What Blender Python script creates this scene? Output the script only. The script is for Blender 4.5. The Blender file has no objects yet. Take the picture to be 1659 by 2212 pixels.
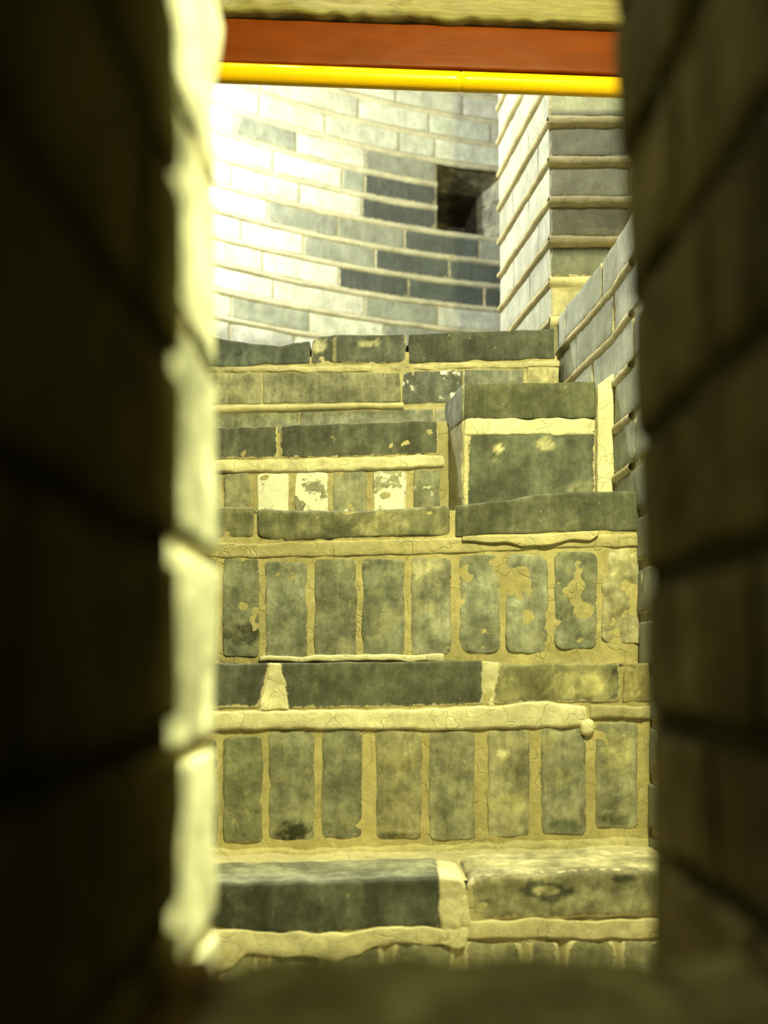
import bpy, math, random
from mathutils import Vector, noise
C = bpy.context.scene
COL = bpy.context.collection
random.seed(7)

# ------------------------------------------------------------------ camera, world, lamps, exposure
F, CX, HY, YC = 2150.0, 829.5, 1430.0, 1106.0      # focal length in pixels, horizon row (1659x2212)
cam_d = bpy.data.cameras.new('camera'); cam = bpy.data.objects.new('camera', cam_d); COL.objects.link(cam)
cam.location = (0, 0, 0); cam.rotation_euler = (math.pi/2, 0, 0)
cam_d.sensor_fit = 'VERTICAL'; cam_d.sensor_height = 36; cam_d.lens = 36*F/2212
cam_d.shift_y = (HY-YC)/2212
cam_d.clip_start = 0.01
cam_d.dof.use_dof = True; cam_d.dof.focus_distance = 2.40; cam_d.dof.aperture_fstop = 2.5
C.camera = cam

w = bpy.data.worlds.new('world'); C.world = w; w.use_nodes = True
w.node_tree.nodes['Background'].inputs[0].default_value = (1.0, 0.86, 0.30, 1)
w.node_tree.nodes['Background'].inputs[1].default_value = 0.007

def lamp(name, loc, power, col, r=0.05):
    d = bpy.data.lights.new(name, 'POINT'); d.energy = power; d.color = col; d.shadow_soft_size = r
    o = bpy.data.objects.new(name, d); o.location = loc; COL.objects.link(o); return o
lamp('stair_lamp', (0.46, 0.81, 1.68), 275, (1.0, 0.985, 0.41), 0.04)
lamp('tower_lamp', (-1.15, 3.75, 2.45), 185, (0.96, 1.0, 0.82), 0.06)
lamp('fill_lamp', (-0.25, 2.12, 2.85), 150, (0.98, 1.0, 0.78), 0.06)  # added fill without a known source, brightens the pier and upper steps

vs = C.view_settings
vs.view_transform = 'Standard'; vs.look = 'None'; vs.exposure = 0.0; vs.gamma = 1.0
vs.use_curve_mapping = False

# ------------------------------------------------------------------ helpers
def lerp(a, b, t): return a+(b-a)*t
def clamp(x, a=0., b=1.): return max(a, min(b, x))
def poly(p, x):
    if not isinstance(p, (list, tuple)): return p
    if x <= p[0][0]: return p[0][1]
    for (a, b), (c, d) in zip(p, p[1:]):
        if x <= c:
            t = (x-a)/(c-a); t = t*t*(3-2*t)*0.5+t*0.5
            return lerp(b, d, t)
    return p[-1][1]
def N(x, y, z): return noise.noise(Vector((x, y, z)))

class MB:
    """collects bricks, mortar sheets and beads into one mesh"""
    def __init__(s): s.v = []; s.f = []; s.m = []; s.t = []; s.p = []
    def add(s, co, tint, prm): s.v.append(co); s.t.append(tint); s.p.append(prm); return len(s.v)-1
    def grid(s, idx, mat, flip=False):
        for j in range(len(idx)-1):
            for i in range(len(idx[0])-1):
                q = (idx[j][i], idx[j][i+1], idx[j+1][i+1], idx[j+1][i])
                s.f.append(q[::-1] if flip else q); s.m.append(mat)
    def build(s, name, mats, parent=None, base=None):
        me = bpy.data.meshes.new(name)
        o = bpy.data.objects.new(name, me); COL.objects.link(o)
        if parent is not None: b = Vector(parent['base_']); o.parent = parent
        else: b = Vector(base or (0, 0, 0)); o.location = b
        me.from_pydata([tuple(Vector(c)-b) for c in s.v], [], s.f)
        for m in mats: me.materials.append(m)
        me.polygons.foreach_set('material_index', s.m)
        me.polygons.foreach_set('use_smooth', [True]*len(s.f))
        a = me.attributes.new('tint', 'FLOAT_COLOR', 'POINT'); a.data.foreach_set('color', [c for t in s.t for c in t])
        a = me.attributes.new('prm', 'FLOAT_COLOR', 'POINT'); a.data.foreach_set('color', [c for t in s.p for c in t])
        me.update()
        return o

def spaced(L, er, res):
    n = max(2, int(L/res))
    e = min(er, L*0.25)
    a = [0, e*0.25/L, e*0.6/L]
    mid = [lerp(e/L, 1-e/L, i/n) for i in range(n+1)]
    return a+mid+[1-x for x in reversed(a)]

def brick(mb, S, xl, xr, top, bot, d=0., depth=.08, rc=.010, er=.006, tint=(.1, .1, .1), smear=.0, dust=.4,
          white=0., res=.009, wob=.0025, relief=.0012, mat=0, toptint=None, tdust=None, close=False, spots=()):
    """one block: front face on surface S(u, v, d) with worn outline, rounded arrises and a body going back"""
    def side(x, t): return lerp(x[1], x[0], t) if isinstance(x, (list, tuple)) else x
    W = abs(side(xr, .5)-side(xl, .5)); um = (side(xr, .5)+side(xl, .5))/2
    H = abs(poly(top, um)-poly(bot, um)); rc = min(rc, W*.4, H*.4)
    ss = spaced(W, er, res); ts = spaced(H, er, res); rnd = random.random(); sd = rnd*50
    idx = []; pts = []
    for t in ts:
        row = []; prow = []
        for q in ss:
            a = (q-.5)*W; b = (t-.5)*H; ca = W/2-rc; cb = H/2-rc
            if abs(a) > ca and abs(b) > cb:
                da = abs(a)-ca; db = abs(b)-cb; m = max(da, db); l = math.hypot(da, db)
                if l > 1e-9:
                    da *= m/l; db *= m/l
                    a = math.copysign(ca+da, a); b = math.copysign(cb+db, b)
            q2 = a/W+.5; t2 = b/H+.5
            u = lerp(side(xl, t2), side(xr, t2), q2)
            v = lerp(poly(bot, u), poly(top, u), t2)
            e = min(q*W, (1-q)*W, t*H, (1-t)*H); es = min(q*W, (1-q)*W, t*H, (1-t)*H+.008)
            u += wob*N(u*28, v*28, sd); v += wob*N(u*28, v*28, sd+9)+wob*.6*N(u*9, v*9, sd+3)
            dd = d+relief*N(u*22, v*22, sd+5)*1.5+relief*.6*N(u*70, v*70, sd+6)
            if e < er: dd -= er*(1-math.sqrt(max(0, 1-(1-e/er)**2)))
            tn = tint
            for (a1, b1, ra, rb, cl) in spots:
                q3 = math.hypot((u-a1)/ra, (v-b1)/rb)+.45*N(u*45, v*45, sd)+.3*N(u*110, v*110, sd)
                kk = clamp((1.05-q3)/.25); tn = tuple(lerp(x1, x2, kk) for x1, x2 in zip(tn, cl))
            row.append(mb.add(S(u, v, dd), (*tn, rnd), (es, smear, dust, white))); prow.append((u, v, dd, e))
        idx.append(row); pts.append(prow)
    mb.grid(idx, mat)
    nj, ni = len(ts), len(ss)
    loop = [(0, i) for i in range(ni)]+[(j, ni-1) for j in range(1, nj)]+[(nj-1, i) for i in range(ni-2, -1, -1)]+[(j, 0) for j in range(nj-2, 0, -1)]
    prev = [idx[j][i] for j, i in loop]
    nseg = max(1, int(depth/(res*2.5))) if toptint else 1
    for k in range(1, nseg+1):
        cur = []
        for j, i in loop:
            u, v, dd, e = pts[j][i]
            istop = toptint and j == nj-1
            tt = toptint if istop else tint
            vv = v+(wob*N(u*12, k*.4, sd+11) if k < nseg else 0)
            cur.append(mb.add(S(u, vv, dd-depth*k/nseg), (*tt, rnd), (.06, smear, (tdust if istop and tdust is not None else dust), 0)))
        n = len(loop)
        for a in range(n):
            b = (a+1) % n
            mb.f.append((prev[b], prev[a], cur[a], cur[b])); mb.m.append(mat)
        prev = cur
    if close: mb.f.append(tuple(prev[::-1])); mb.m.append(mat)

def sheet(mb, S, u0, u1, v0, v1, d=0., res=.012, amp=.002, tint=(.55, .5, .36), mat=1, dust=.4):
    nu = max(1, int(abs(u1-u0)/res)); nv = max(1, int(abs(v1-v0)/res)); idx = []
    for j in range(nv+1):
        row = []
        for i in range(nu+1):
            u = lerp(u0, u1, i/nu); v = lerp(v0, v1, j/nv)
            dd = d+amp*(N(u*12, v*12, 3.3)+.7*N(u*40, v*40, 7.7))
            row.append(mb.add(S(u, v, dd), (*tint, .5), (.05, 0, dust, 0)))
        idx.append(row)
    mb.grid(idx, mat)

def bead(mb, S, u0, u1, v, h=.016, pr=.010, tint=(.60, .54, .38), mat=1, res=.02, wob=.002, d=0.):
    """a rolled pointing bead standing proud of the joint"""
    n = max(2, int(abs(u1-u0)/res)); sd = random.random()*40; idx = []
    sec = [(-1.25, -.35), (-1, .1), (-.8, .62), (-.35, .95), (.15, 1.0), (.6, .8), (.85, .35), (1, 0), (1.25, -.35)]
    for (a, b) in sec:
        row = []
        for i in range(n+1):
            u = lerp(u0, u1, i/n)
            hh = h*(1+.22*N(u*7, sd, 0)+.15*N(u*25, sd, 1)); vv = poly(v, u)+wob*N(u*6, sd, 2)+wob*.6*N(u*20, sd, 8)
            row.append(mb.add(S(u, vv+a*hh, d+b*pr*(1+.25*N(u*18, sd, 4))), (*tint, .5), (.05, 0, .35, 0)))
        idx.append(row)
    mb.grid(idx, mat)

def boxm(mb, x0, x1, y0, y1, z0, z1, mat=0, tint=(.1, .1, .1)):
    b = len(mb.v)
    for z in (z0, z1):
        for x, y in ((x0, y0), (x1, y0), (x1, y1), (x0, y1)): mb.add((x, y, z), (*tint, .5), (.05, 0, .4, 0))
    for q in ((0, 3, 2, 1), (4, 5, 6, 7), (0, 1, 5, 4), (1, 2, 6, 5), (2, 3, 7, 6), (3, 0, 4, 7)):
        mb.f.append(tuple(b+i for i in q)); mb.m.append(mat)

def plane_S(Y0, k): return lambda u, v, d: (u, Y0+k*u-d, v)
class Face:
    """an upright plane y = Y0 + k x; converts the measured photo positions to metres on it"""
    def __init__(s, Y0, k): s.Y0 = Y0; s.k = k; s.S = plane_S(Y0, k)
    def U(s, px): t = (px-CX)/F; return s.Y0/(1-s.k*t)*t
    def V(s, px, py): t = (px-CX)/F; return s.Y0/(1-s.k*t)*(HY-py)/F
    def line(s, p, xm):
        if isinstance(p, (list, tuple)): return [(s.U(a), s.V(a, b)) for a, b in p]
        return s.V(xm, p)
    def brick(s, mb, xl, xr, top, bot, **k):
        lx = xl if not isinstance(xl, (list, tuple)) else sum(xl)/2
        rx = xr if not isinstance(xr, (list, tuple)) else sum(xr)/2
        cv = lambda x: tuple(s.U(a) for a in x) if isinstance(x, (list, tuple)) else s.U(x)
        if not isinstance(top, list): top = [(lx, top), (rx, top)]
        if not isinstance(bot, list): bot = [(lx, bot), (rx, bot)]
        if 'spots' in k: k['spots'] = [(s.U(a), s.V(a, b), c*s.Y0/F, d*s.Y0/F, e) for a, b, c, d, e in k['spots']]
        brick(mb, s.S, cv(xl), cv(xr), s.line(top, 0), s.line(bot, 0), **k)

def tag(o, label=None, cat=None, group=None, kind=None):
    if label: o['label'] = label
    if cat: o['category'] = cat
    if group: o['group'] = group
    if kind: o['kind'] = kind
    return o
def thing(name, label, cat, loc, group=None):
    o = bpy.data.objects.new(name, None); COL.objects.link(o); o.location = loc; o.empty_display_size = .1
    o['base_'] = list(loc)
    return tag(o, label, cat, group)

# ------------------------------------------------------------------ materials
class G:
    def __init__(s, name):
        s.m = bpy.data.materials.new(name); s.m.use_nodes = True; s.n = s.m.node_tree.nodes; s.l = s.m.node_tree.links
        s.b = s.n['Principled BSDF']; s.co = s.n.new('ShaderNodeNewGeometry').outputs['Position']
    def put(s, sock, v):
        if hasattr(v, 'is_linked') or hasattr(v, 'links'): s.l.new(v, sock)
        else: sock.default_value = v
    def noise(s, scale, detail=4, rough=.6, vec=None, dist=0.):
        n = s.n.new('ShaderNodeTexNoise'); n.inputs['Scale'].default_value = scale; n.inputs['Detail'].default_value = detail
        n.inputs['Roughness'].default_value = rough; n.inputs['Distortion'].default_value = dist
        s.l.new(vec or s.co, n.inputs['Vector']); return n.outputs['Fac']
    def math(s, op, a, b=0., c=0., cl=False):
        n = s.n.new('ShaderNodeMath'); n.operation = op; n.use_clamp = cl
        s.put(n.inputs[0], a); s.put(n.inputs[1], b); s.put(n.inputs[2], c); return n.outputs[0]
    def step(s, x, a, b, o0=0., o1=1.):
        n = s.n.new('ShaderNodeMapRange'); n.interpolation_type = 'SMOOTHSTEP'
        s.put(n.inputs['Value'], x); s.put(n.inputs['From Min'], a); s.put(n.inputs['From Max'], b)
        n.inputs['To Min'].default_value = o0; n.inputs['To Max'].default_value = o1; return n.outputs['Result']
    def mix(s, f, a, b, t='MIX'):
        n = s.n.new('ShaderNodeMix'); n.data_type = 'RGBA'; n.blend_type = t
        s.put(n.inputs[0], f); s.put(n.inputs[6], a); s.put(n.inputs[7], b); return n.outputs[2]
    def attr(s, name):
        n = s.n.new('ShaderNodeAttribute'); n.attribute_name = name
        sp = s.n.new('ShaderNodeSeparateColor'); s.l.new(n.outputs['Color'], sp.inputs[0])
        return n.outputs['Color'], sp.outputs[0], sp.outputs[1], sp.outputs[2], n.outputs['Alpha']
    def vscale(s, v):
        n = s.n.new('ShaderNodeMapping'); n.inputs['Scale'].default_value = v; s.l.new(s.co, n.inputs['Vector']); return n.outputs[0]
    def bump(s, h, dist, strength=1.):
        n = s.n.new('ShaderNodeBump'); n.inputs['Distance'].default_value = dist; n.inputs['Strength'].default_value = strength
        s.l.new(h, n.inputs['Height']); s.l.new(n.outputs[0], s.b.inputs['Normal'])

def mk_brick(name='grey_brick', ct=1., spec=.3):
    g = G(name); tint, _, _, _, rnd = g.attr('tint'); _, edge, smear, dust, white = g.attr('prm')
    n1 = g.noise(11, 6, .65); n2 = g.noise(45, 6, .75); n3 = g.noise(24, 8, .7, dist=.6)
    st = g.noise(30, 5, .7, vec=g.vscale((1.2, 1.2, .25)))
    f1 = g.step(n1, .32, .70, 1-.42*ct, 1+.5*ct); f2 = g.step(n2, .3, .7, 1-.24*ct, 1+.27*ct); f3 = g.step(st, .3, .7, 1-.24*ct, 1+.26*ct)
    k = g.math('MULTIPLY', g.math('MULTIPLY', f1, f2), f3)
    cc = g.n.new('ShaderNodeCombineColor'); [g.l.new(k, cc.inputs[i]) for i in range(3)]
    c = g.mix(1., tint, cc.outputs[0], 'MULTIPLY')
    # dusty mortar wash
    lo = g.math('SUBTRACT', .78, g.math('MULTIPLY', dust, .42))
    dm = g.step(n3, lo, g.math('ADD', lo, .28))
    dm = g.math('MULTIPLY', dm, g.math('MULTIPLY', dust, .85), cl=True)
    c = g.mix(dm, c, (.36, .33, .22, 1))
    # grimy dark blotches
    gr = g.math('MULTIPLY', g.step(g.noise(17, 6, .7, dist=.4), .56, .70), .50*ct)
    c = g.mix(gr, c, g.mix(.62, c, (.02, .022, .018, 1)))
    # pale runs and hairline tide marks
    ru = g.math('MULTIPLY', g.step(st, .54, .68), g.math('MULTIPLY', g.step(n3, .40, .62), g.math('MULTIPLY', dust, .45)), cl=True)
    c = g.mix(ru, c, (.36, .335, .22, 1))
    n5 = g.noise(7.5, 2, .5, dist=.8)
    ring = g.math('SUBTRACT', 1., g.step(g.math('ABSOLUTE', g.math('SUBTRACT', n5, .52)), .0005, .004))
    ring = g.math('MULTIPLY', ring, g.math('MULTIPLY', g.step(g.noise(14, 3, .6), .50, .60), g.math('MULTIPLY', g.step(dust, .5, .75), .5*ct)))
    c = g.mix(ring, c, (.42, .40, .28, 1))
    # splashes
    sp = g.math('MULTIPLY', g.step(g.noise(95, 3, .6), .70, .745), .7)
    c = g.mix(sp, c, (.50, .46, .32, 1))
    # mortar smeared over the arrises
    e2 = g.math('ADD', edge, g.math('MULTIPLY', g.math('SUBTRACT', g.noise(60, 7, .8), .5), .032))
    sm = g.step(g.math('SUBTRACT', smear, e2), -.0015, .0025)
    c = g.mix(g.math('MULTIPLY', sm, g.step(smear, .0005, .002)), c, (.56, .51, .36, 1))
    # lime bloom / old whitewash
    wl = g.math('SUBTRACT', .86, g.math('MULTIPLY', white, .50))
    wm = g.math('MULTIPLY', g.step(g.noise(19, 7, .65), wl, g.math('ADD', wl, .05)), g.step(white, .01, .1))
    c = g.mix(wm, c, (.78, .78, .74, 1))
    g.l.new(c, g.b.inputs['Base Color']); g.b.inputs['Roughness'].default_value = .72 if spec > .1 else 1.
    g.b.inputs['Specular IOR Level'].default_value = spec
    h = g.math('ADD', g.math('MULTIPLY', n2, .6), g.math('ADD', n1, g.math('MULTIPLY', sm, .5)))
    h = g.math('ADD', h, g.math('MULTIPLY', wm, .25))
    g.bump(h, .0035, .8); return g.m
def mk_mortar(name='lime_mortar', spec=.2):
    g = G(name); tint, _, _, _, rnd = g.attr('tint')
    n1 = g.noise(9, 5, .6); n2 = g.noise(60, 6, .75)
    k = g.math('MULTIPLY', g.step(n1, .3, .7, .80, 1.12), g.step(n2, .3, .7, .85, 1.1))
    cc = g.n.new('ShaderNodeCombineColor'); [g.l.new(k, cc.inputs[i]) for i in range(3)]
    c = g.mix(1., tint, cc.outputs[0], 'MULTIPLY')
    c = g.mix(g.math('MULTIPLY', g.step(g.noise(13, 6, .7), .56, .72), .5), c, g.mix(.6, c, (.30, .22, .09, 1)))
    g.l.new(c, g.b.inputs['Base Color']); g.b.inputs['Roughness'].default_value = .85 if spec > .1 else 1.
    g.b.inputs['Specular IOR Level'].default_value = spec
    vo = g.n.new('ShaderNodeTexVoronoi'); vo.feature = 'DISTANCE_TO_EDGE'; vo.inputs['Scale'].default_value = 9
    dn = g.n.new('ShaderNodeTexNoise'); dn.inputs['Scale'].default_value = 14; g.l.new(g.co, dn.inputs['Vector'])
    mx = g.n.new('ShaderNodeMix'); mx.data_type = 'RGBA'; mx.inputs[0].default_value = .12
    g.l.new(g.co, mx.inputs[6]); g.l.new(dn.outputs['Color'], mx.inputs[7]); g.l.new(mx.outputs[2], vo.inputs['Vector'])
    cr = g.math('MULTIPLY', g.step(vo.outputs['Distance'], 0., .012), .35)
    h = g.math('ADD', g.math('ADD', g.math('MULTIPLY', n2, .7), g.noise(25, 5, .6)), cr)
    g.bump(h, .004, .9); return g.m
def mk_paint(name, col, col2, rough, scale=(1.5, 14, 14), coat=0.):
    g = G(name); n = g.noise(4, 5, .6, vec=g.vscale(scale)); c = g.mix(g.step(n, .3, .75), (*col, 1), (*col2, 1))
    g.l.new(c, g.b.inputs['Base Color']); g.b.inputs['Roughness'].default_value = rough
    g.b.inputs['Coat Weight'].default_value = coat; g.b.inputs['Specular IOR Level'].default_value = .08
    g.bump(g.noise(30, 4, .6, vec=g.vscale((.2, 1, 1))), .0012, .6); return g.m
def mk_wood():
    g = G('pale_timber'); n = g.noise(7, 8, .7, vec=g.vscale((.6, 9, 9)), dist=1.2)
    c = g.mix(g.step(n, .32, .7), (.085, .068, .016, 1), (.15, .125, .036, 1))
    c = g.mix(g.math('MULTIPLY', g.step(g.noise(9, 3, .5, vec=g.vscale((.7, 3, 3))), .62, .70), .6), c, (.035, .025, .008, 1))
    g.l.new(c, g.b.inputs['Base Color']); g.b.inputs['Roughness'].default_value = .6
    g.bump(n, .003, .8); return g.m
BR = mk_brick(); MO = mk_mortar(); MM = [BR, MO]; WB = [mk_brick('pale_wall_brick', .42), MO]; SB = [mk_brick('matt_jamb_brick', .8, .02), mk_mortar('matt_jamb_mortar', .02)]  # last pair is matt for the slit; dark jamb tints stand for shade
RED = mk_paint('red_brown_paint', (.078, .0145, .0), (.100, .0185, .0), .5, coat=.0)
YEL = mk_paint('yellow_gloss_paint', (.52, .30, .001), (.58, .34, .0015), .32, coat=.1)
WOOD = mk_wood()

CREAM = (.62, .56, .38); OLIVE = (.46, .41, .25); PALE = (.72, .67, .48)
DK = (.085, .09, .08); MD = (.19, .195, .16); LT = (.26, .26, .21); TAN = (.36, .32, .20)
def jit(t, a=.12):
    k = 1+random.uniform(-a, a); return tuple(c*k*(1+random.uniform(-.02, .02)) for c in t)

# ------------------------------------------------------------------ setting: the curved tower wall
def circ(p1, p2, p3):
    ax, ay = p1; bx, by = p2; cx, cy = p3
    d = 2*(ax*(by-cy)+bx*(cy-ay)+cx*(ay-by))
    ux = ((ax*ax+ay*ay)*(by-cy)+(bx*bx+by*by)*(cy-ay)+(cx*cx+cy*cy)*(ay-by))/d
    uy = ((ax*ax+ay*ay)*(cx-bx)+(bx*bx+by*by)*(ax-cx)+(cx*cx+cy*cy)*(bx-ax))/d
    return ux, uy, math.hypot(ax-ux, ay-uy)
WX, WY, WR = circ((-.76, 4.59), (-.213, 4.905), (.61, 5.19))
PH0 = math.atan2(4.905-WY, -.213-WX)
def S_wall(u, v, d):                      # u metres along the arc, to the right
    a = PH0-u/WR; r = WR-d
    return (WX+r*math.cos(a), WY+r*math.sin(a), v)
def wall_u(px):
    t = (px-CX)/F; lo, hi = -3., 3.
    for _ in range(50):
        m = (lo+hi)/2; x, y, _z = S_wall(m, 0, 0)
        if x/y < t: lo = m
        else: hi = m
    return lo
ZB = lambda k: 2.078+k*.1225
rows = {  # course above bead k: vertical joints (x in photo) and tone of each brick
 -3: ([590, 789, 946, 1110], 'llmlm'), -2: ([567, 732, 882, 1045], 'lldddd'), -1: ([656, 811, 970, 1120], 'lmddd'),
 0: ([578, 730, 874, 1035], 'lmmdm'), 1: ([500, 647, 782, 942, 1100], 'llldnl'), 2: ([590, 739, 788, 942, 1100], 'llmdnl'),
 3: ([640, 789, 942, 1100], 'mlmnl'), 4: ([560, 703, 862, 940, 1100], 'llllll'), 5: ([567, 774, 926, 1060], 'lllll'),
 6: ([631, 734, 855, 1000, 1130], 'llllll'), 7: ([560, 717, 905, 1060], 'lllll'), -4: ([500, 668, 830, 1000], 'lmlml')}
UN0, UN1 = wall_u(944), wall_u(1100)
UL, UR = -2.9, wall_u(1250)
mb = MB()
TW = {'l': (.62, .63, .55), 'm': (.30, .31, .27), 'd': (.095, .105, .10)}
for k in range(-15, 15):
    z0 = ZB(k)+.014; z1 = ZB(k+1)-.014
    js, tones = rows.get(k, (None, None))
    if js:
        us = [wall_u(x) for x in js]
        left = us[0]; pre = []
        while left > UL+.3: left -= random.uniform(.31, .38); pre.insert(0, left)
        us = pre+us
        tn = 'l'*len(pre)+tones
    else:
        us = [UL+random.uniform(.1, .3)]
        while us[-1] < UR-.3: us.append(us[-1]+random.uniform(.33, .38))
        tn = ''.join(random.choice('llm') for _ in range(len(us)+1))
    us = [UL]+us+[UR]
    for i in range(len(us)-1):
        if us[i+1]-us[i] < .03: continue
        c = tn[i] if i < len(tn) else 'l'
        if c == 'n': continue
        fine = us[i] > -1.2 and -5 < k < 9
        brick(mb, S_wall, us[i]+.003, us[i+1]-.003, z1, z0, d=random.uniform(-.001, .002), depth=.05, rc=.004, er=.004,
              tint=jit(TW[c], .12), smear=.004 if c == 'd' else .003, dust=.25 if c == 'd' else .45, white=.35 if c == 'l' else .1,
              res=.022 if fine else .12, wob=.002)
    for a, b in (((UL, UN0), (UN1, UR)) if k in (2, 3) else ((UL, UR),)):
        bead(mb, S_wall, a, b, ZB(k), h=.0125, pr=.008, tint=(.60, .56, .42), res=.03, wob=.004)
ZN0, ZN1 = ZB(1)+.012, ZB(4)-.012
for a, b, z0, z1 in ((UL, UN0, ZB(-15), ZB(15)), (UN1, UR, ZB(-15), ZB(15)), (UN0, UN1, ZB(-15), ZN0), (UN0, UN1, ZN1, ZB(15))):
    sheet(mb, S_wall, a, b, z0, z1, d=-.004, res=.06, amp=.001, tint=(.52, .48, .34))
tag(mb.build('wall_back', WB), 'curved outer tower wall of pale and dark grey bricks with raised mortar beads', kind='structure')

# the small square opening in it: lining and the black throat behind
mb = MB()
def wall_u2(px, dep):
    t = (px-CX)/F; lo, hi = -2., 3.
    for _ in range(50):
        m = (lo+hi)/2; x, y, _z = S_wall(m, 0, -dep)
        if x/y < t: lo = m
        else: hi = m
    return lo
DF = .20                                   # depth of the splayed outer part
UI = wall_u2(1031, DF); ZI = ZN1-.052; e = .006
def S_spl(u, v, d): return S_wall(lerp(UN1+e, UI, u/DF)-d*.8, lerp(v, min(v, ZI+.02), u/DF*0), -u+d*.5)
def S_sof(u, v, d): return S_wall(u, lerp(ZN1+e, ZI, v/DF)-d, -v)
for i in range(3):
    z0 = lerp(ZN0-e, ZN1, i/3); z1 = lerp(ZN0-e, ZN1, (i+1)/3)
    brick(mb, S_spl, -.002, DF+.002, z1-.002, z0+.002, depth=.02, rc=.003, er=.003, tint=jit((.30, .29, .23), .08), dust=.5, res=.012, wob=.003, relief=.003)
sheet(mb, S_spl, -.003, DF+.01, ZN0-e, ZN1+e, d=-.006, res=.02, amp=.001, tint=OLIVE)
sheet(mb, S_sof, UN0-e, UN1+e, -.003, DF+.003, d=-.004, res=.02, amp=.003, tint=(.22, .20, .13), mat=0)
def quad(pts, mat, tint):
    i = [mb.add(S_wall(*p), (*tint, .4), (.05, 0, .4, 0)) for p in pts]; mb.f.append(tuple(i)); mb.m.append(mat)
quad([(UN0-e, ZN0-e, 0), (UN1+e, ZN0-e, 0), (UI, ZN0-e, -DF), (UN0-e, ZN0-e, -DF)], 1, OLIVE)
quad([(UN0-e, ZN0-e, 0), (UN0-e, ZN1+e, 0), (UN0-e, ZI, -DF), (UN0-e, ZN0-e, -DF)], 0, MD)
# deeper part: lintel courses, slanting cheek and a black shaft at the lower left
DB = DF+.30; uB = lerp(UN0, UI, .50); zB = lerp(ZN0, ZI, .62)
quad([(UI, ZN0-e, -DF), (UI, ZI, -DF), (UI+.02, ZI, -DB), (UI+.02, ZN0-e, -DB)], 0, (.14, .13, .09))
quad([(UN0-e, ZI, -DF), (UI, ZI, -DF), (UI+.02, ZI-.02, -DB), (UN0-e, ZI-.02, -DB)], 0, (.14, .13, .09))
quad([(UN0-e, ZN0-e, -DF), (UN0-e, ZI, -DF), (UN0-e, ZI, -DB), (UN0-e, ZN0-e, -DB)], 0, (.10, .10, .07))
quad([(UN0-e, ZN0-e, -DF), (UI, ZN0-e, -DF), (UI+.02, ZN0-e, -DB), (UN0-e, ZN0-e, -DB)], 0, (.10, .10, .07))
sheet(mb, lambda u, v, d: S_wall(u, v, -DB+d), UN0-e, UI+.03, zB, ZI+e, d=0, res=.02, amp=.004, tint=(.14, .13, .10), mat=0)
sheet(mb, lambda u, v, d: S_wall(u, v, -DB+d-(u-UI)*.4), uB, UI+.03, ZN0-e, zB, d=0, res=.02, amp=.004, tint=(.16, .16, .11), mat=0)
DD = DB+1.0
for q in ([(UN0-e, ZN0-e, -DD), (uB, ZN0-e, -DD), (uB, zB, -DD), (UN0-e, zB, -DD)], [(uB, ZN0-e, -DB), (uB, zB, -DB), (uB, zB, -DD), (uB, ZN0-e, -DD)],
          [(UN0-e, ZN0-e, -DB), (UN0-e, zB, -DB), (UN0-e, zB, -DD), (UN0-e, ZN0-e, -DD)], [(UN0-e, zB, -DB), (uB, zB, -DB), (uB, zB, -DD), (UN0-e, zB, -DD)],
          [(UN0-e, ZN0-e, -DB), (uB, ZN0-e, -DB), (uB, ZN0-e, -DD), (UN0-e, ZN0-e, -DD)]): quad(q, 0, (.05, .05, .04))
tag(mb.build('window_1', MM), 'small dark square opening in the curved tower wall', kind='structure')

# ------------------------------------------------------------------ setting: projecting brick pier on the right
PX0, PY0, PX1, PY1 = .492, 2.93, .410, 3.50
Lp = math.hypot(PX1-PX0, PY1-PY0); dx, dy = (PX1-PX0)/Lp, (PY1-PY0)/Lp
def lean(v): return -.010*(v-1.0)
S_pf = lambda u, v, d: (u+lean(v), PY0-d, v)
S_pl = lambda u, v, d: (PX0+dx*u-dy*d+lean(v), PY0+dy*u+dx*d, v)     # left face, outward = -x side
mb = MB()
zp = 1.356; pp = .1178
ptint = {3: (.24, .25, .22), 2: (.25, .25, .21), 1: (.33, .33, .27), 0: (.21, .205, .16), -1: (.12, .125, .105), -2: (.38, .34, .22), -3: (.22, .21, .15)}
for k in range(-12, 16):
    z0 = zp+(k-1)*pp+.016; z1 = zp+k*pp-.016
    # course k-1..k lies under bead k
    t = ptint.get(k, jit((.2, .2, .17)))
    near = -5 < k < 8
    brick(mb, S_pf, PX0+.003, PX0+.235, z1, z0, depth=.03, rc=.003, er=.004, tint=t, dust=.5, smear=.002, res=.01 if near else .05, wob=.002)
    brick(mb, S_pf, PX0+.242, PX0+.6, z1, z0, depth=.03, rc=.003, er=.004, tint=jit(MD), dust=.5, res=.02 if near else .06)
    cuts = [0.003, .215, Lp] if k % 2 else [.003, .115, .40, Lp]
    for a, b in zip(cuts, cuts[1:]):
        brick(mb, S_pl, b-.004, a, z1, z0, depth=-.0+.03, rc=.003, er=.003, tint=jit((.40, .40, .36), .14), dust=.45, white=.35, res=.014 if near else .05, wob=.002)  # left face tint paler than the front, standing for lamp light
    bead(mb, S_pf, PX0-.004, PX0+.6, zp+k*pp, h=.0155, pr=.011, tint=(.50, .45, .29), wob=.002)
    bead(mb, S_pl, Lp, -.006, zp+k*pp, h=.0105, pr=.010, tint=(.52, .45, .28), wob=.004, res=.025)
zlo, zhi = zp-13*pp, zp+16*pp
sheet(mb, S_pf, PX0, PX0+.7, zlo, zhi, d=-.005, res=.04, amp=.001, tint=OLIVE)
sheet(mb, S_pl, Lp, 0, zlo, zhi, d=-.005, res=.04, amp=.001, tint=CREAM)
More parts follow.
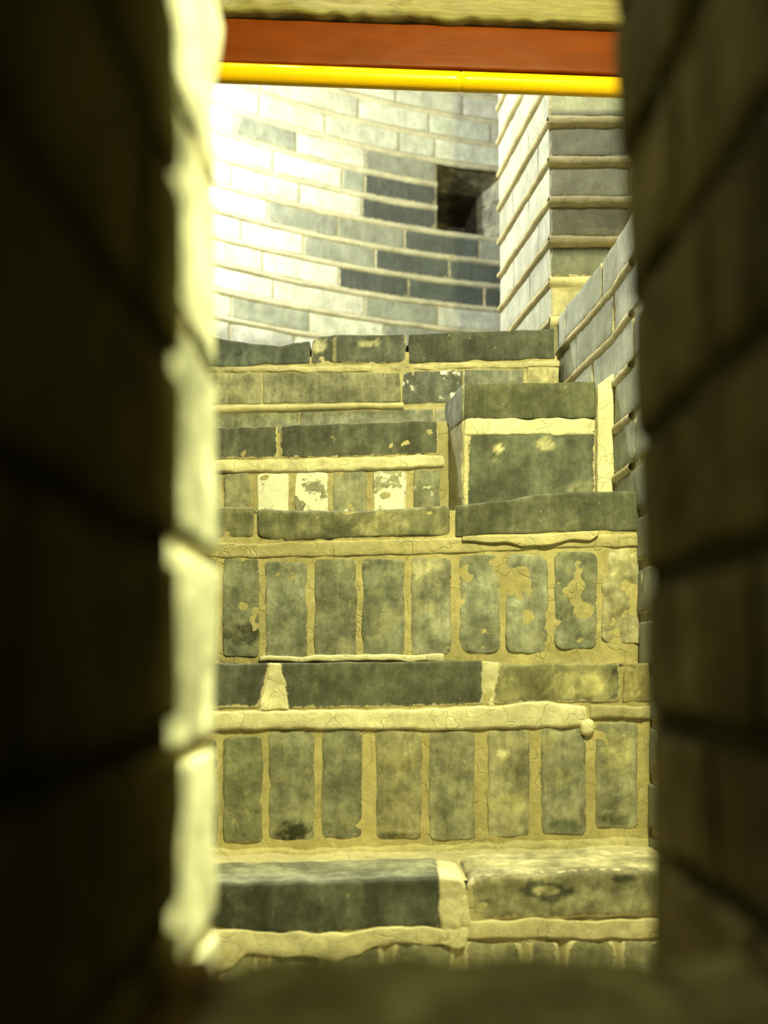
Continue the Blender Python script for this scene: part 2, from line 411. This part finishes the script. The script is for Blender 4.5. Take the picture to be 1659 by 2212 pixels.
i = [mb.add((PX1+.004, PY1, zlo), (*MD, .5), (.05, 0, .4, 0)), mb.add((PX1+.7, PY1, zlo), (*MD, .5), (.05, 0, .4, 0)),
     mb.add((PX1+.7, PY1, zhi), (*MD, .5), (.05, 0, .4, 0)), mb.add((PX1+.004, PY1, zhi), (*MD, .5), (.05, 0, .4, 0))]
mb.f.append(tuple(i[::-1])); mb.m.append(1)
tag(mb.build('wall_pier', WB), 'projecting brick pier with left face tinted paler for its light and raised mortar beads', kind='structure')

# ------------------------------------------------------------------ setting: low inner wall along the right of the stair
IW = [(1.30, .575), (2.06, .568), (2.42, .558), (2.925, .512)]
def S_in(u, v, d): return (poly(IW, u)-d, u, v)
mb = MB(); ZT = 1.012
for k in range(0, 15):
    z1 = ZT-k*.1155; z0 = z1-.1155+.020
    u = 1.30-random.uniform(0, .3)
    while u < 2.92:
        b = min(u+random.uniform(.31, .37), 2.92)
        if b-max(u, 1.3) > .03:
            brick(mb, S_in, b-.004, max(u, 1.3)+.004, [(1.3, z1), (2.92, z1)], z0, d=random.uniform(-.002, .003), depth=.06, rc=.008, er=.006,
                  tint=jit((.30, .31, .28), .16) if k < 3 else jit((.24, .25, .20), .15), dust=.5, smear=.004, white=.2, res=.014, wob=.004)
        u = b
    bead(mb, S_in, 2.92, 2.26, z0-.010, h=.0105, pr=.008, tint=(.50, .44, .29), wob=.004, res=.02)
sheet(mb, S_in, 2.925, 1.3, -.9, ZT-.004, d=-.006, res=.03, tint=OLIVE)
T = []
for a, y in enumerate((1.3, 2.0, 2.42, 2.925)):
    T.append([mb.add((poly(IW, y)+.004, y, ZT-.006), (*OLIVE, .5), (.05, 0, .5, 0)), mb.add((.76, y, ZT-.006), (*OLIVE, .5), (.05, 0, .5, 0))])
mb.grid(T, 1, True)
tag(mb.build('wall_inner', WB), 'low grey brick wall with horizontal top along the right of the steps', kind='structure')
mb = MB(); boxm(mb, .76, .95, .70, 2.95, .95, 3.6, 1, OLIVE)
tag(mb.build('wall_core', MM), 'stair core wall above the low wall', kind='structure')

# ------------------------------------------------------------------ setting: the slit the view is taken through
def jamb(mb, S, u0, u1, v0, v1, joints, jh, Lr, tint, d0=0., end=None, seeds=0, res=.010, depth=.04, cutu=None, mtint=OLIVE, fl=False, **kw):
    random.seed(100+seeds)
    js = sorted(joints)
    lv = [v0]+js+[v1]
    for n, (a, b) in enumerate(zip(lv, lv[1:])):
        cu = [u1]
        c = cutu[n % len(cutu)] if cutu else Lr*random.uniform(.4, 1)
        while cu[-1]-c > u0: cu.append(cu[-1]-c); c = Lr*random.uniform(.85, 1.1)
        cu.append(u0)
        for p, q in zip(cu, cu[1:]):
            if p-q < .01: continue
            x = (p-.002, q+.002) if fl else (q+.002, p-.002)
            brick(mb, S, x[0], x[1], b-jh/2, a+jh/2, d=d0+random.uniform(-.0008, .0008), depth=depth, rc=kw.get('er_', .003), er=kw.get('er_', .003), tint=jit(tint, .2), dust=kw.get('dust_', .15), res=res, wob=.0022, relief=kw.get('rel_', .0016), white=kw.get('white', 0))

# left jamb, near part tinted dark for shade, far part pale for light
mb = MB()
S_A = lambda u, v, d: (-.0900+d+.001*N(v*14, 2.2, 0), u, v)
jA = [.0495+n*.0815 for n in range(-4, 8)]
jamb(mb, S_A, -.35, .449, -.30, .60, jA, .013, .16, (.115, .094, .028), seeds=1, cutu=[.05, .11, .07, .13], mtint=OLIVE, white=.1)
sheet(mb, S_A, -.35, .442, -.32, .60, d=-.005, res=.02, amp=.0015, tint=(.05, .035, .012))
S_Ae = lambda u, v, d: (u, .444+d, v)
sheet(mb, S_Ae, -.10, -.40, -.7, .60, d=0, res=.03, tint=OLIVE)
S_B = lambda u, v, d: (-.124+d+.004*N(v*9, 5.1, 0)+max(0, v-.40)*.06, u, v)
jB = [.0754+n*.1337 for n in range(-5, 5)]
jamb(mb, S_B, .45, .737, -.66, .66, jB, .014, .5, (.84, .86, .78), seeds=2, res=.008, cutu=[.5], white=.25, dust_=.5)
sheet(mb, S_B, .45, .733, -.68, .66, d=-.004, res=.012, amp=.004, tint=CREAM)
S_Be = lambda u, v, d: (u, .733+d, v)
sheet(mb, S_Be, -.128, -.40, -.7, .66, d=0, res=.03, tint=CREAM)
tag(mb.build('wall_left', SB), 'brick left jamb of the slit, tinted dark for shade, far edge pale for light', kind='structure')

# right jamb, shade put into its dark tints
RJ = [(-.40, .163), (-.19, .171), (-.12, .1695), (-.04, .163), (.05, .160), (.12, .157), (.22, .152), (.28, .150), (.32, .1465), (.41, .1435), (.7, .142)]
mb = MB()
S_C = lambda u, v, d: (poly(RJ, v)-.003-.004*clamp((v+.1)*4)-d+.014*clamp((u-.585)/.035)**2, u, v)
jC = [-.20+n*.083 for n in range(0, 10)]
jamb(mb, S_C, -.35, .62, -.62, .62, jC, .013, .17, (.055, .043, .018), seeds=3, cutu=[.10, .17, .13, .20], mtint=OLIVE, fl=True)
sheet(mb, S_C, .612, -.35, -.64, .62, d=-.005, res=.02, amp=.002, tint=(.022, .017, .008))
S_Ce = lambda u, v, d: (u, .612+d, v)
sheet(mb, S_Ce, .45, .165, -.64, .62, d=0, res=.03, tint=OLIVE)
boxm(mb, .40, .45, -.35, .612, -.7, 1.0, 1, OLIVE)
boxm(mb, .17, .45, -.35, .612, .60, 2.1, 1, OLIVE)  # unseen box added to keep stair lamp light off the left jamb
tag(mb.build('wall_right', SB), 'brick right jamb of the viewing slit, tinted dark for shade', kind='structure')

# sill of the slit, floor of the stair well, lids
mb = MB()
S_D = lambda u, v, d: (u, v, -.1325+d-.002*N(u*12, v*9, 1)+.02*max(0, u-.08))
for i, (a, b, y0, y1) in enumerate(((-.094, -.072, .18, .449), (-.068, .12, .33, .449), (.125, .165, .31, .449), (-.094, .0, .13, .325), (.005, .16, .12, .32), (-.094, .16, -.3, .11))):
    brick(mb, S_D, a, b, y1, y0, depth=.05, rc=.008, er=.008, tint=jit((.07, .04, .008) if i == 0 else (.11, .095, .032), .15), dust=.2, res=.009, wob=.004, relief=.004)
sheet(mb, S_D, -.096, .17, -.35, .444, d=-.006, res=.012, amp=.002, tint=(.08, .06, .025))
S_De = lambda u, v, d: (u, .442+d, v)
sheet(mb, S_De, .2, -.1, -.7, -.14, res=.03, tint=OLIVE)
tag(mb.build('trim_1', SB), 'dim brick sill at the bottom of the viewing slit', kind='structure')
mb = MB(); boxm(mb, -2.2, 1.2, -.35, 6.0, -.80, -.70, 1, OLIVE); boxm(mb, -.9, .36, 3.25, 4.35, .80, .92, 1, OLIVE)
tag(mb.build('floor', MM), kind='structure')
mb = MB(); boxm(mb, -.40, .45, -.35, .44, .60, .70, 1, OLIVE)
tag(mb.build('ceiling', MM), kind='structure')

# ------------------------------------------------------------------ the steps
FA = {0: Face(1.72, .15), 1: Face(2.06, .12), 2: Face(2.28, -.12), 3: Face(2.60, -.17), 4: Face(2.90, -.16)}
ZS = {0: -.386, 1: .002, 2: .352, 3: .615, 4: .95}
def S_tread(f, z): return lambda u, v, d: (u, f.Y0+f.k*u+v, z+d)
def slab(step, name, *a, **k):
    m = MB(); lab = k.pop('label', None); FA[step['n']].brick(m, *a, **k)
    o = m.build(name, MM, step['o'])
    if lab: o['label'] = lab
    return o
def new_step(n, label):
    f = FA[n]; t = thing('stair_step', label, 'step', (0, f.Y0, ZS[n]-.37), 'brick steps of the winding stair')
    return {'n': n, 'o': t, 'f': f}
def uprights(mb, f, lst, **kw):
    for (xl, xr, t, b, tint, *o) in lst:
        k = dict(depth=.05, rc=.012, er=.0035, smear=.0014, dust=.78, res=.007, wob=.003, relief=.0016, tint=tint, d=-.0005)
        k['tint'] = tuple(c*1.3 for c in tint)
        k.update(kw); k.update(o[0] if o else {})
        f.brick(mb, xl, xr, t, b, **k)

# --- step 0, lowest
s = new_step(0, 'lowest visible brick step with a dark slab at left and pale worn block at right'); f = s['f']
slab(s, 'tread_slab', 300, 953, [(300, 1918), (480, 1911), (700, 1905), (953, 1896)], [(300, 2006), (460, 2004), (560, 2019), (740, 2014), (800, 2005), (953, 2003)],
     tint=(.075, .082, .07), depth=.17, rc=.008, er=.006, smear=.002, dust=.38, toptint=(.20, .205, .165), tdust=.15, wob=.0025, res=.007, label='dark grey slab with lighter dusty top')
slab(s, 'tread_slab', 1012, 1470, [(1012, 1897), (1150, 1885), (1300, 1880), (1470, 1880)], [(1012, 1990), (1200, 1986), (1470, 1980)],
     tint=(.25, .235, .16), depth=.18, rc=.02, er=.012, smear=.010, dust=.55, spots=[(1172, 1925, 58, 24, (.07, .075, .055)), (1180, 1922, 30, 9, (.30, .28, .19)), (1350, 1898, 28, 10, (.08, .085, .06))], toptint=(.40, .37, .25), wob=.004, relief=.004, res=.007, label='pale worn block')
m = MB()
f.brick(m, (945, 950), (1006, 1016), [(940, 1893), (985, 1895), (1020, 1910)], [(940, 2018), (1020, 2012)], mat=1, tint=PALE, depth=.14, rc=.012, er=.008, d=.003, wob=.006, res=.006, relief=.004)
f.brick(m, 280, 1010, [(280, 2000), (480, 2000), (560, 2014), (740, 2012), (900, 2000), (1010, 1998)], [(280, 2110), (470, 2100), (560, 2058), (640, 2062), (740, 2075), (820, 2042), (1010, 2040)], mat=1, tint=PALE, depth=.05, rc=.01, er=.004, d=.004, wob=.008, relief=.004)
f.brick(m, 1000, 1480, [(1000, 1990), (1480, 1984)], [(1000, 2030), (1480, 2026)], mat=1, tint=CREAM, depth=.05, rc=.01, er=.004, d=.002, wob=.005, relief=.003)
m.build('mortar_bed', MM, s['o'])
m = MB()
sheet(m, f.S, -.75, .60, -.70, -.40, d=-.004, amp=.004, tint=OLIVE)
for i, (a, b) in enumerate(((470, 560), (575, 700), (712, 830), (845, 985), (1000, 1130), (1140, 1210), (1222, 1330), (1340, 1450))):
    f.brick(m, a, b, 2034, 2140, tint=jit((.24, .235, .17)), depth=.03, smear=.010, dust=.8, wob=.004, res=.01)
m.build('riser', MM, s['o'])
m = MB(); S = S_tread(f, ZS[0]-.004)
sheet(m, S, -.75, .60, .03, .42, d=0, amp=.005, res=.010, tint=(.50, .45, .28))
m.build('tread_bed', MM, s['o'])

# --- step 1
s = new_step(1, 'second brick step up, dark slabs over eight upright bricks and pale mortar'); f = s['f']
m = MB()
sheet(m, f.S, -.80, .57, -.40, -.01, d=-.0025, amp=.0022, res=.007, tint=(.47, .41, .22))
uprights(m, f, [(30, 130, 1600, 1835, MD), (145, 243, 1598, 1832, LT), (258, 357, 1596, 1828, MD), (370, 470, 1595, 1825, MD), (481, 568, 1591, 1822, (.13, .135, .09)), (580, 680, 1578, 1816, (.16, .165, .125), dict(spots=[(630, 1796, 38, 24, (.025, .027, .015))])), (695, 783, 1576, 1813, (.15, .155, .12)),
    (811, 911, 1575, 1813, (.19, .18, .12), dict(spots=[(870, 1640, 45, 28, (.32, .30, .18)), (860, 1806, 50, 10, (.10, .095, .05))])), (927, 1026, 1579, 1815, (.19, .19, .14)), (1053, 1145, 1577, 1808, (.21, .20, .14), dict(spots=[(1092, 1629, 14, 12, (.55, .52, .34)), (1100, 1735, 40, 22, (.34, .32, .19))])), (1168, 1266, 1573, 1804, (.19, .19, .15), dict(spots=[(1186, 1605, 18, 30, (.30, .29, .18)), (1215, 1680, 38, 22, (.29, .28, .19)), (1225, 1785, 40, 18, (.12, .13, .10))])),
    (1286, 1378, 1561, 1790, (.20, .20, .15), dict(spots=[(1335, 1625, 34, 52, (.36, .34, .20)), (1325, 1772, 40, 14, (.13, .135, .09))]))])
m.build('riser', MM, s['o'])
slab(s, 'tread_slab', 30, 243, 1433, 1532, tint=jit(DK), depth=.20, rc=.005, er=.004, smear=.005, dust=.2)
slab(s, 'tread_slab', 250, (588, 560), 1433, 1530, tint=DK, depth=.20, rc=.005, er=.004, smear=.006, dust=.22)
slab(s, 'tread_slab', (603, 620), 1045, [(600, 1432), (1045, 1428)], [(600, 1532), (800, 1530), (1045, 1522)], tint=(.08, .085, .068), depth=.20, rc=.005, er=.004, smear=.005, dust=.12, label='long dark slab')
slab(s, 'tread_slab', (1075, 1063), 1340, [(1060, 1436), (1340, 1432)], [(1060, 1521), (1200, 1518), (1340, 1516)], tint=(.20, .19, .11), depth=.20, rc=.008, er=.005, smear=.006, dust=.6, spots=[(1250, 1478, 75, 30, (.36, .33, .18)), (1328, 1452, 9, 12, (.06, .065, .05)), (1330, 1505, 12, 8, (.06, .065, .05))], label='mottled pale slab with dark patches')
slab(s, 'tread_slab', 1345, 1440, 1432, 1518, tint=(.25, .22, .11), depth=.20, rc=.004, er=.005, dust=.4)
m = MB()
f.brick(m, (584, 558), (606, 623), 1432, 1534, mat=1, tint=PALE, depth=.1, rc=.003, er=.003, d=.002, wob=.005, res=.005, relief=.003)
f.brick(m, (1042, 1040), (1080, 1068), 1430, 1530, mat=1, tint=PALE, depth=.1, rc=.003, er=.003, d=-.002, wob=.005, res=.005, relief=.003)
f.brick(m, 30, 1268, [(30, 1544), (250, 1540), (600, 1535), (900, 1532), (1080, 1524), (1180, 1516), (1268, 1524)], [(30, 1584), (250, 1580), (700, 1574), (1000, 1576), (1160, 1572), (1268, 1566)], mat=1, tint=PALE, depth=.05, rc=.012, er=.006, d=.006, wob=.004, relief=.003, res=.008)
f.brick(m, 1272, 1440, 1524, 1553, mat=1, tint=OLIVE, depth=.05, rc=.005, er=.006, d=.004, wob=.004, relief=.003)
f.brick(m, 1252, 1284, 1553, 1589, mat=1, tint=PALE, depth=.03, rc=.02, er=.012, d=.012, wob=.002)
f.brick(m, 300, 1420, [(300, 1838), (800, 1828), (1420, 1808)], [(300, 1870), (1420, 1850)], mat=1, tint=(.50, .45, .27), depth=.04, rc=.01, er=.012, d=.008, wob=.006, relief=.005)
m.build('mortar_bed', MM, s['o'])
m = MB(); sheet(m, S_tread(f, -.006), -.80, .56, .02, .20, amp=.003, res=.02, tint=CREAM); m.build('tread_bed', MM, s['o'])

# --- step 2
s = new_step(2, 'third brick step up, worn slabs with a wavy top over nine upright bricks'); f = s['f']
m = MB()
sheet(m, f.S, -.80, .565, -.03, .345, d=-.0025, amp=.0022, res=.007, tint=(.46, .40, .22))
uprights(m, f, [(50, 148, 1212, 1428, MD), (160, 252, 1210, 1425, LT), (265, 358, 1210, 1424, MD), (370, 468, 1208, 1422, MD), (481, 561, 1205, 1420, (.13, .14, .11), dict(spots=[(520, 1372, 50, 22, (.06, .065, .045))])), (573, 663, 1212, 1422, (.16, .17, .14)), (679, 771, 1207, 1420, (.14, .145, .115)),
    (783, 874, 1207, 1420, (.15, .16, .13), dict(spots=[(828, 1222, 50, 16, (.09, .10, .08)), (828, 1345, 36, 42, (.25, .25, .18))])), (888, 975, 1206, 1416, (.18, .185, .15), dict(spots=[(905, 1228, 24, 22, (.36, .34, .23)), (950, 1222, 16, 8, (.36, .34, .23)), (920, 1310, 24, 12, (.34, .32, .22))])), (993, 1080, 1199, 1411, (.17, .18, .15), dict(rc=.02, relief=.004)), (1094, 1184, 1197, 1412, (.18, .19, .16), dict(rc=.02, relief=.005)),
    (1198, 1290, 1191, 1402, (.13, .14, .11), dict(rc=.018, relief=.004)), (1300, 1400, 1183, 1390, (.30, .28, .19), dict(dust=.8, relief=.008, rc=.02))])
m.build('riser', MM, s['o'])
slab(s, 'tread_slab', 40, 244, 1095, 1165, tint=(.14, .14, .09), depth=.3, er=.005, smear=.001, dust=.45)
slab(s, 'tread_slab', 250, 549, 1095, 1163, tint=(.13, .128, .08), depth=.3, er=.005, smear=.001, dust=.45)
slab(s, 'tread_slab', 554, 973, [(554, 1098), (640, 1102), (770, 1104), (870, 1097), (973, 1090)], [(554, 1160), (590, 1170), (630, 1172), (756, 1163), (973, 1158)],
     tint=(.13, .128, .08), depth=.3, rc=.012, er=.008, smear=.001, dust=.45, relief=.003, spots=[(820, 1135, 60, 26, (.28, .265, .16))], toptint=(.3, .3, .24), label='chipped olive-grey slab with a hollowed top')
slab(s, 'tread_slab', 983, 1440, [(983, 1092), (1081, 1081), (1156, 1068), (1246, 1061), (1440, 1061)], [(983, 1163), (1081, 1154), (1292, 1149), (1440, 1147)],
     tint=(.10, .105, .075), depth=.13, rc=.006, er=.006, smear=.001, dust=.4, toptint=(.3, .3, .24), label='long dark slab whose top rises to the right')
m = MB()
f.brick(m, 250, 1440, [(250, 1166), (560, 1172), (756, 1166), (1440, 1150)], [(250, 1202), (560, 1206), (1000, 1196), (1200, 1186), (1440, 1180)], mat=1, tint=(.45, .40, .23), depth=.04, rc=.006, er=.006, d=.001, wob=.003)
f.brick(m, 998, 1292, [(998, 1160), (1292, 1148)], [(998, 1168), (1040, 1174), (1085, 1172), (1130, 1180), (1180, 1177), (1240, 1166), (1275, 1168), (1292, 1158)], mat=1, tint=(.52, .47, .28), depth=.02, rc=.004, er=.004, d=.009, wob=.003, res=.005)
f.brick(m, 560, 960, [(560, 1418), (960, 1412)], [(560, 1430), (960, 1428)], mat=1, tint=PALE, depth=.04, rc=.004, er=.005, d=.008, wob=.004)
m.build('mortar_bed', MM, s['o'])
m = MB(); sheet(m, S_tread(f, .33), -.80, .55, .02, .30, amp=.003, res=.03, tint=CREAM); m.build('tread_bed', MM, s['o'])

# --- step 3
s = new_step(3, 'fourth brick step up, dark slabs over short upright bricks with whitewash patches'); f = s['f']
m = MB()
sheet(m, f.S, -.85, .27, .33, .61, d=-.003, amp=.004, res=.008, tint=(.42, .37, .22))
U3 = dict(res=.006)
uprights(m, f, [(230, 300, 1026, 1180, LT), (315, 388, 1024, 1180, MD), (400, 475, 1024, 1180, MD), (484, 541, 1022, 1180, (.18, .18, .14)), (555, 623, 1022, 1180, (.2, .2, .17), dict(white=1.0)), (637, 709, 1020, 1180, (.18, .18, .15), dict(white=.82)), (719, 793, 1018, 1180, (.15, .155, .13), dict(white=.45)),
    (806, 878, 1016, 1180, (.2, .2, .16), dict(white=.78)), (893, 950, 1014, 1180, (.13, .135, .11), dict(white=.55))], **U3)
m.build('riser', MM, s['o'])
slab(s, 'tread_slab', 300, 599, [(300, 926), (599, 921)], [(300, 993), (599, 990)], tint=(.09, .095, .085), depth=.25, rc=.005, er=.004, smear=.004, dust=.2)
slab(s, 'tread_slab', 605, 946, [(605, 920), (946, 908)], [(605, 990), (800, 986), (946, 980)], tint=(.085, .09, .08), depth=.25, rc=.005, er=.004, smear=.003, dust=.2, label='long dark slab')
m = MB()
f.brick(m, 300, 962, [(300, 994), (600, 992), (962, 982)], [(300, 1022), (700, 1020), (962, 1010)], mat=1, tint=PALE, depth=.04, rc=.012, er=.010, d=.008, wob=.004, relief=.003, res=.007)
f.brick(m, 944, 966, 908, 985, mat=1, tint=(.45, .40, .25), depth=.04, rc=.006, er=.004, d=-.004, wob=.004)
m.build('mortar_bed', MM, s['o'])
m = MB(); sheet(m, S_tread(f, .60), -.85, .54, .02, .30, amp=.003, res=.03, tint=CREAM); m.build('tread_bed', MM, s['o'])

# --- step 4, topmost
s = new_step(4, 'topmost visible brick step, three worn dark slabs against the curved wall'); f = s['f']
m = MB()
sheet(m, f.S, -.95, .485, .58, .90, d=-.003, amp=.003, res=.010, tint=(.42, .38, .22))
R4 = dict(depth=.04, er=.004, rc=.004, smear=.001, dust=.5, res=.009, wob=.002)
for (xl, xr, t, b, c, o) in [(250, 645, [(250, 893), (645, 890)], 990, (.22, .22, .17), {}), (648, 936, [(648, 889), (936, 883)], 990, (.18, .185, .16), {}), (939, 1120, 883, 990, (.2, .2, .17), {}),
    (300, 563, 807, 873, (.20, .195, .13), {}), (568, 866, [(568, 806), (866, 803)], [(568, 873), (866, 868)], (.19, .185, .13), {}),
    (869, 1000, [(869, 802), (1000, 799)], [(869, 873), (1000, 869)], (.09, .095, .09), dict(white=.62)), (1000, 1134, [(1000, 799), (1134, 796)], 866, (.12, .125, .11), dict(white=.45, smear=.004)), (1138, 1208, 792, 866, (.34, .31, .19), {})]:
    k = dict(R4); k.update(o); f.brick(m, xl, xr, t, b, tint=c, **k)
bead(m, f.S, f.U(250), f.U(872), [(f.U(250), f.V(250, 884)), (f.U(500), f.V(500, 884)), (f.U(868), f.V(868, 876))], h=.010, pr=.010, tint=(.52, .47, .28), wob=.002)
m.build('riser', MM, s['o'])
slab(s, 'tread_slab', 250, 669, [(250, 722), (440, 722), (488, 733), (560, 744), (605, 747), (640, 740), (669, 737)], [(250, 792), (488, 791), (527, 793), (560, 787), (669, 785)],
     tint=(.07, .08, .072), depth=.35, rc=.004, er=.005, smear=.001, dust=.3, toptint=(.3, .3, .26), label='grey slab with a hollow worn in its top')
slab(s, 'tread_slab', 673, 877, [(673, 736), (692, 726), (720, 723), (877, 721)], 785, tint=(.075, .08, .067), depth=.35, rc=.006, er=.006, smear=.003, dust=.45, relief=.004, spots=[(690, 745, 18, 18, (.30, .28, .2)), (797, 742, 26, 7, (.34, .32, .22)), (722, 760, 5, 30, (.34, .3, .18))], label='short chipped slab with pale marks')
slab(s, 'tread_slab', 882, 1198, [(882, 722), (1198, 709)], [(882, 786), (1198, 774)], tint=(.05, .055, .042), depth=.35, rc=.003, er=.004, smear=.0005, dust=.3, label='long dark slab')
m = MB()
f.brick(m, 250, 1210, [(250, 794), (560, 790), (877, 788), (1210, 776)], [(250, 806), (877, 801), (1210, 790)], mat=1, tint=(.48, .43, .27), depth=.04, rc=.003, er=.005, d=.001, wob=.004, relief=.004)
m.build('mortar_bed', MM, s['o'])
m = MB(); sheet(m, S_tread(f, .925), -.95, .40, .02, .30, amp=.003, res=.05, tint=CREAM); m.build('tread_bed', MM, s['o'])

# --- the square corner block standing on the third step
fb = Face(2.44, -.05); bl = thing('corner_block', 'square corner block of two dark bricks and pale mortar at the right end of steps', 'block', (.37, 2.5, .352))
m = MB(); fb.brick(m, 1003, 1287, [(1003, 829), (1287, 825)], [(1003, 906), (1287, 903)], tint=(.075, .08, .055), depth=.19, rc=.004, er=.004, dust=.15, smear=.0005, close=True, toptint=(.25, .25, .2))
m.build('top_brick', MM, bl)
m = MB(); fb.brick(m, (1012, 1004), 1286, [(1004, 936), (1120, 936), (1286, 926)], 1112, tint=(.095, .105, .085), depth=.19, rc=.006, er=.005, dust=.25, smear=.006, close=True, d=-.001, spots=[(1077, 968, 9, 9, (.55, .5, .32)), (1065, 1000, 3, 26, (.5, .46, .3)), (1175, 958, 20, 14, (.3, .29, .2)), (1270, 1070, 60, 30, (.2, .2, .14))])
m.build('base_brick', MM, bl)
m = MB(); fb.brick(m, 1002, 1287, 903, 940, mat=1, tint=PALE, depth=.18, rc=.006, er=.007, d=.002, wob=.005, relief=.003, res=.006)
fb.brick(m, (1290, 1291), (1326, 1326), [(1288, 833), (1326, 806)], 1112, mat=1, tint=PALE, depth=.17, rc=.004, er=.004, d=.004, wob=.002, res=.008)
fb.brick(m, 1001, 1012, 925, 1112, mat=1, tint=CREAM, depth=.19, rc=.003, er=.004, d=-.001, wob=.003)
S_bs = lambda u, v, d: (.192-.030*u/.19-d, 2.43+u, v)
brick(m, S_bs, .190, .004, fb.V(1003, 905), fb.V(1003, 1120), depth=.05, rc=.004, er=.004, mat=1, tint=(.50, .46, .31), relief=.003, wob=.003, res=.007)
m.build('mortar_joint', MM, bl)
m = MB(); brick(m, S_bs, .190, .002, fb.V(1003, 829), fb.V(1003, 908), d=.002, depth=.05, rc=.004, er=.004, tint=(.22, .225, .19), dust=.5, res=.007)  # side of the top brick, tinted lighter to stand for light on it
m.build('side_brick', MM, bl)

# ------------------------------------------------------------------ timber, board and yellow pipe overhead
fo = Face(2.30, .065)
def bar(name, mat, top, bot, thick, d, label, cat, er=.006, wob=.001, relief=.0008, rc=.004):
    m = MB(); x0, x1 = -1.62, .762
    U = fo.U; tl = lambda p: (lambda a, b: [(x0, a[1]+(x0-a[0])*(b[1]-a[1])/(b[0]-a[0])), (x1, b[1]+(x1-b[0])*(b[1]-a[1])/(b[0]-a[0]))])(*[(U(q[0]), fo.V(*q)) for q in p])
    brick(m, fo.S, x0, x1, tl(top), tl(bot), d=d, depth=thick, rc=rc, er=er, tint=(.5, .5, .5), res=.012, wob=wob, relief=relief, close=True)
    o = m.build(name, [mat], None, base=(0, 2.3, fo.V(829, bot[0][1])))
    return tag(o, label, cat)
bar('timber_beam', WOOD, ((500, -110), (1320, -75)), ((500, 35), (1320, 63)), .16, .022, 'pale rough timber beam at the very top above the red board', 'beam', er=.01, wob=.006, relief=.003)
bar('painted_board', RED, ((500, 38), (1320, 66)), ((500, 134), (1320, 160)), .05, .0, 'red-brown painted board between the timber beam and the yellow pipe', 'board', er=.006)
m = MB(); fr = []
n = 80; r = .0215
x0, x1 = -1.62, .762
zl = fo.V(490, 151.5); zr = fo.V(1325, 182.5); ul = fo.U(490); ur = fo.U(1325)
xj = fo.U(995)
xs = sorted([lerp(x0, x1, i/n) for i in range(n+1)]+[xj-.003, xj-.001, xj+.001, xj+.003])
for x in xs:
    z = zl+(x-ul)*(zr-zl)/(ur-ul); rr = r-(.0012 if abs(x-xj) < .002 else 0)
    fr.append([m.add((x, fo.Y0+fo.k*x+.012-rr*math.cos(a), z+rr*math.sin(a)), (.5, .5, .5, .5), (.05, 0, 0, 0)) for a in [2*math.pi*j/32 for j in range(33)]])
m.grid(fr, 0)
m.f.append(tuple(fr[0][:-1])); m.m.append(0); m.f.append(tuple(fr[-1][:-1][::-1])); m.m.append(0)
tag(m.build('yellow_pipe', [YEL], None, base=(0, 2.3, 1.34)), 'glossy yellow pipe running under the red board', 'pipe')
for o in bpy.data.objects:
    if 'base_' in o: del o['base_']
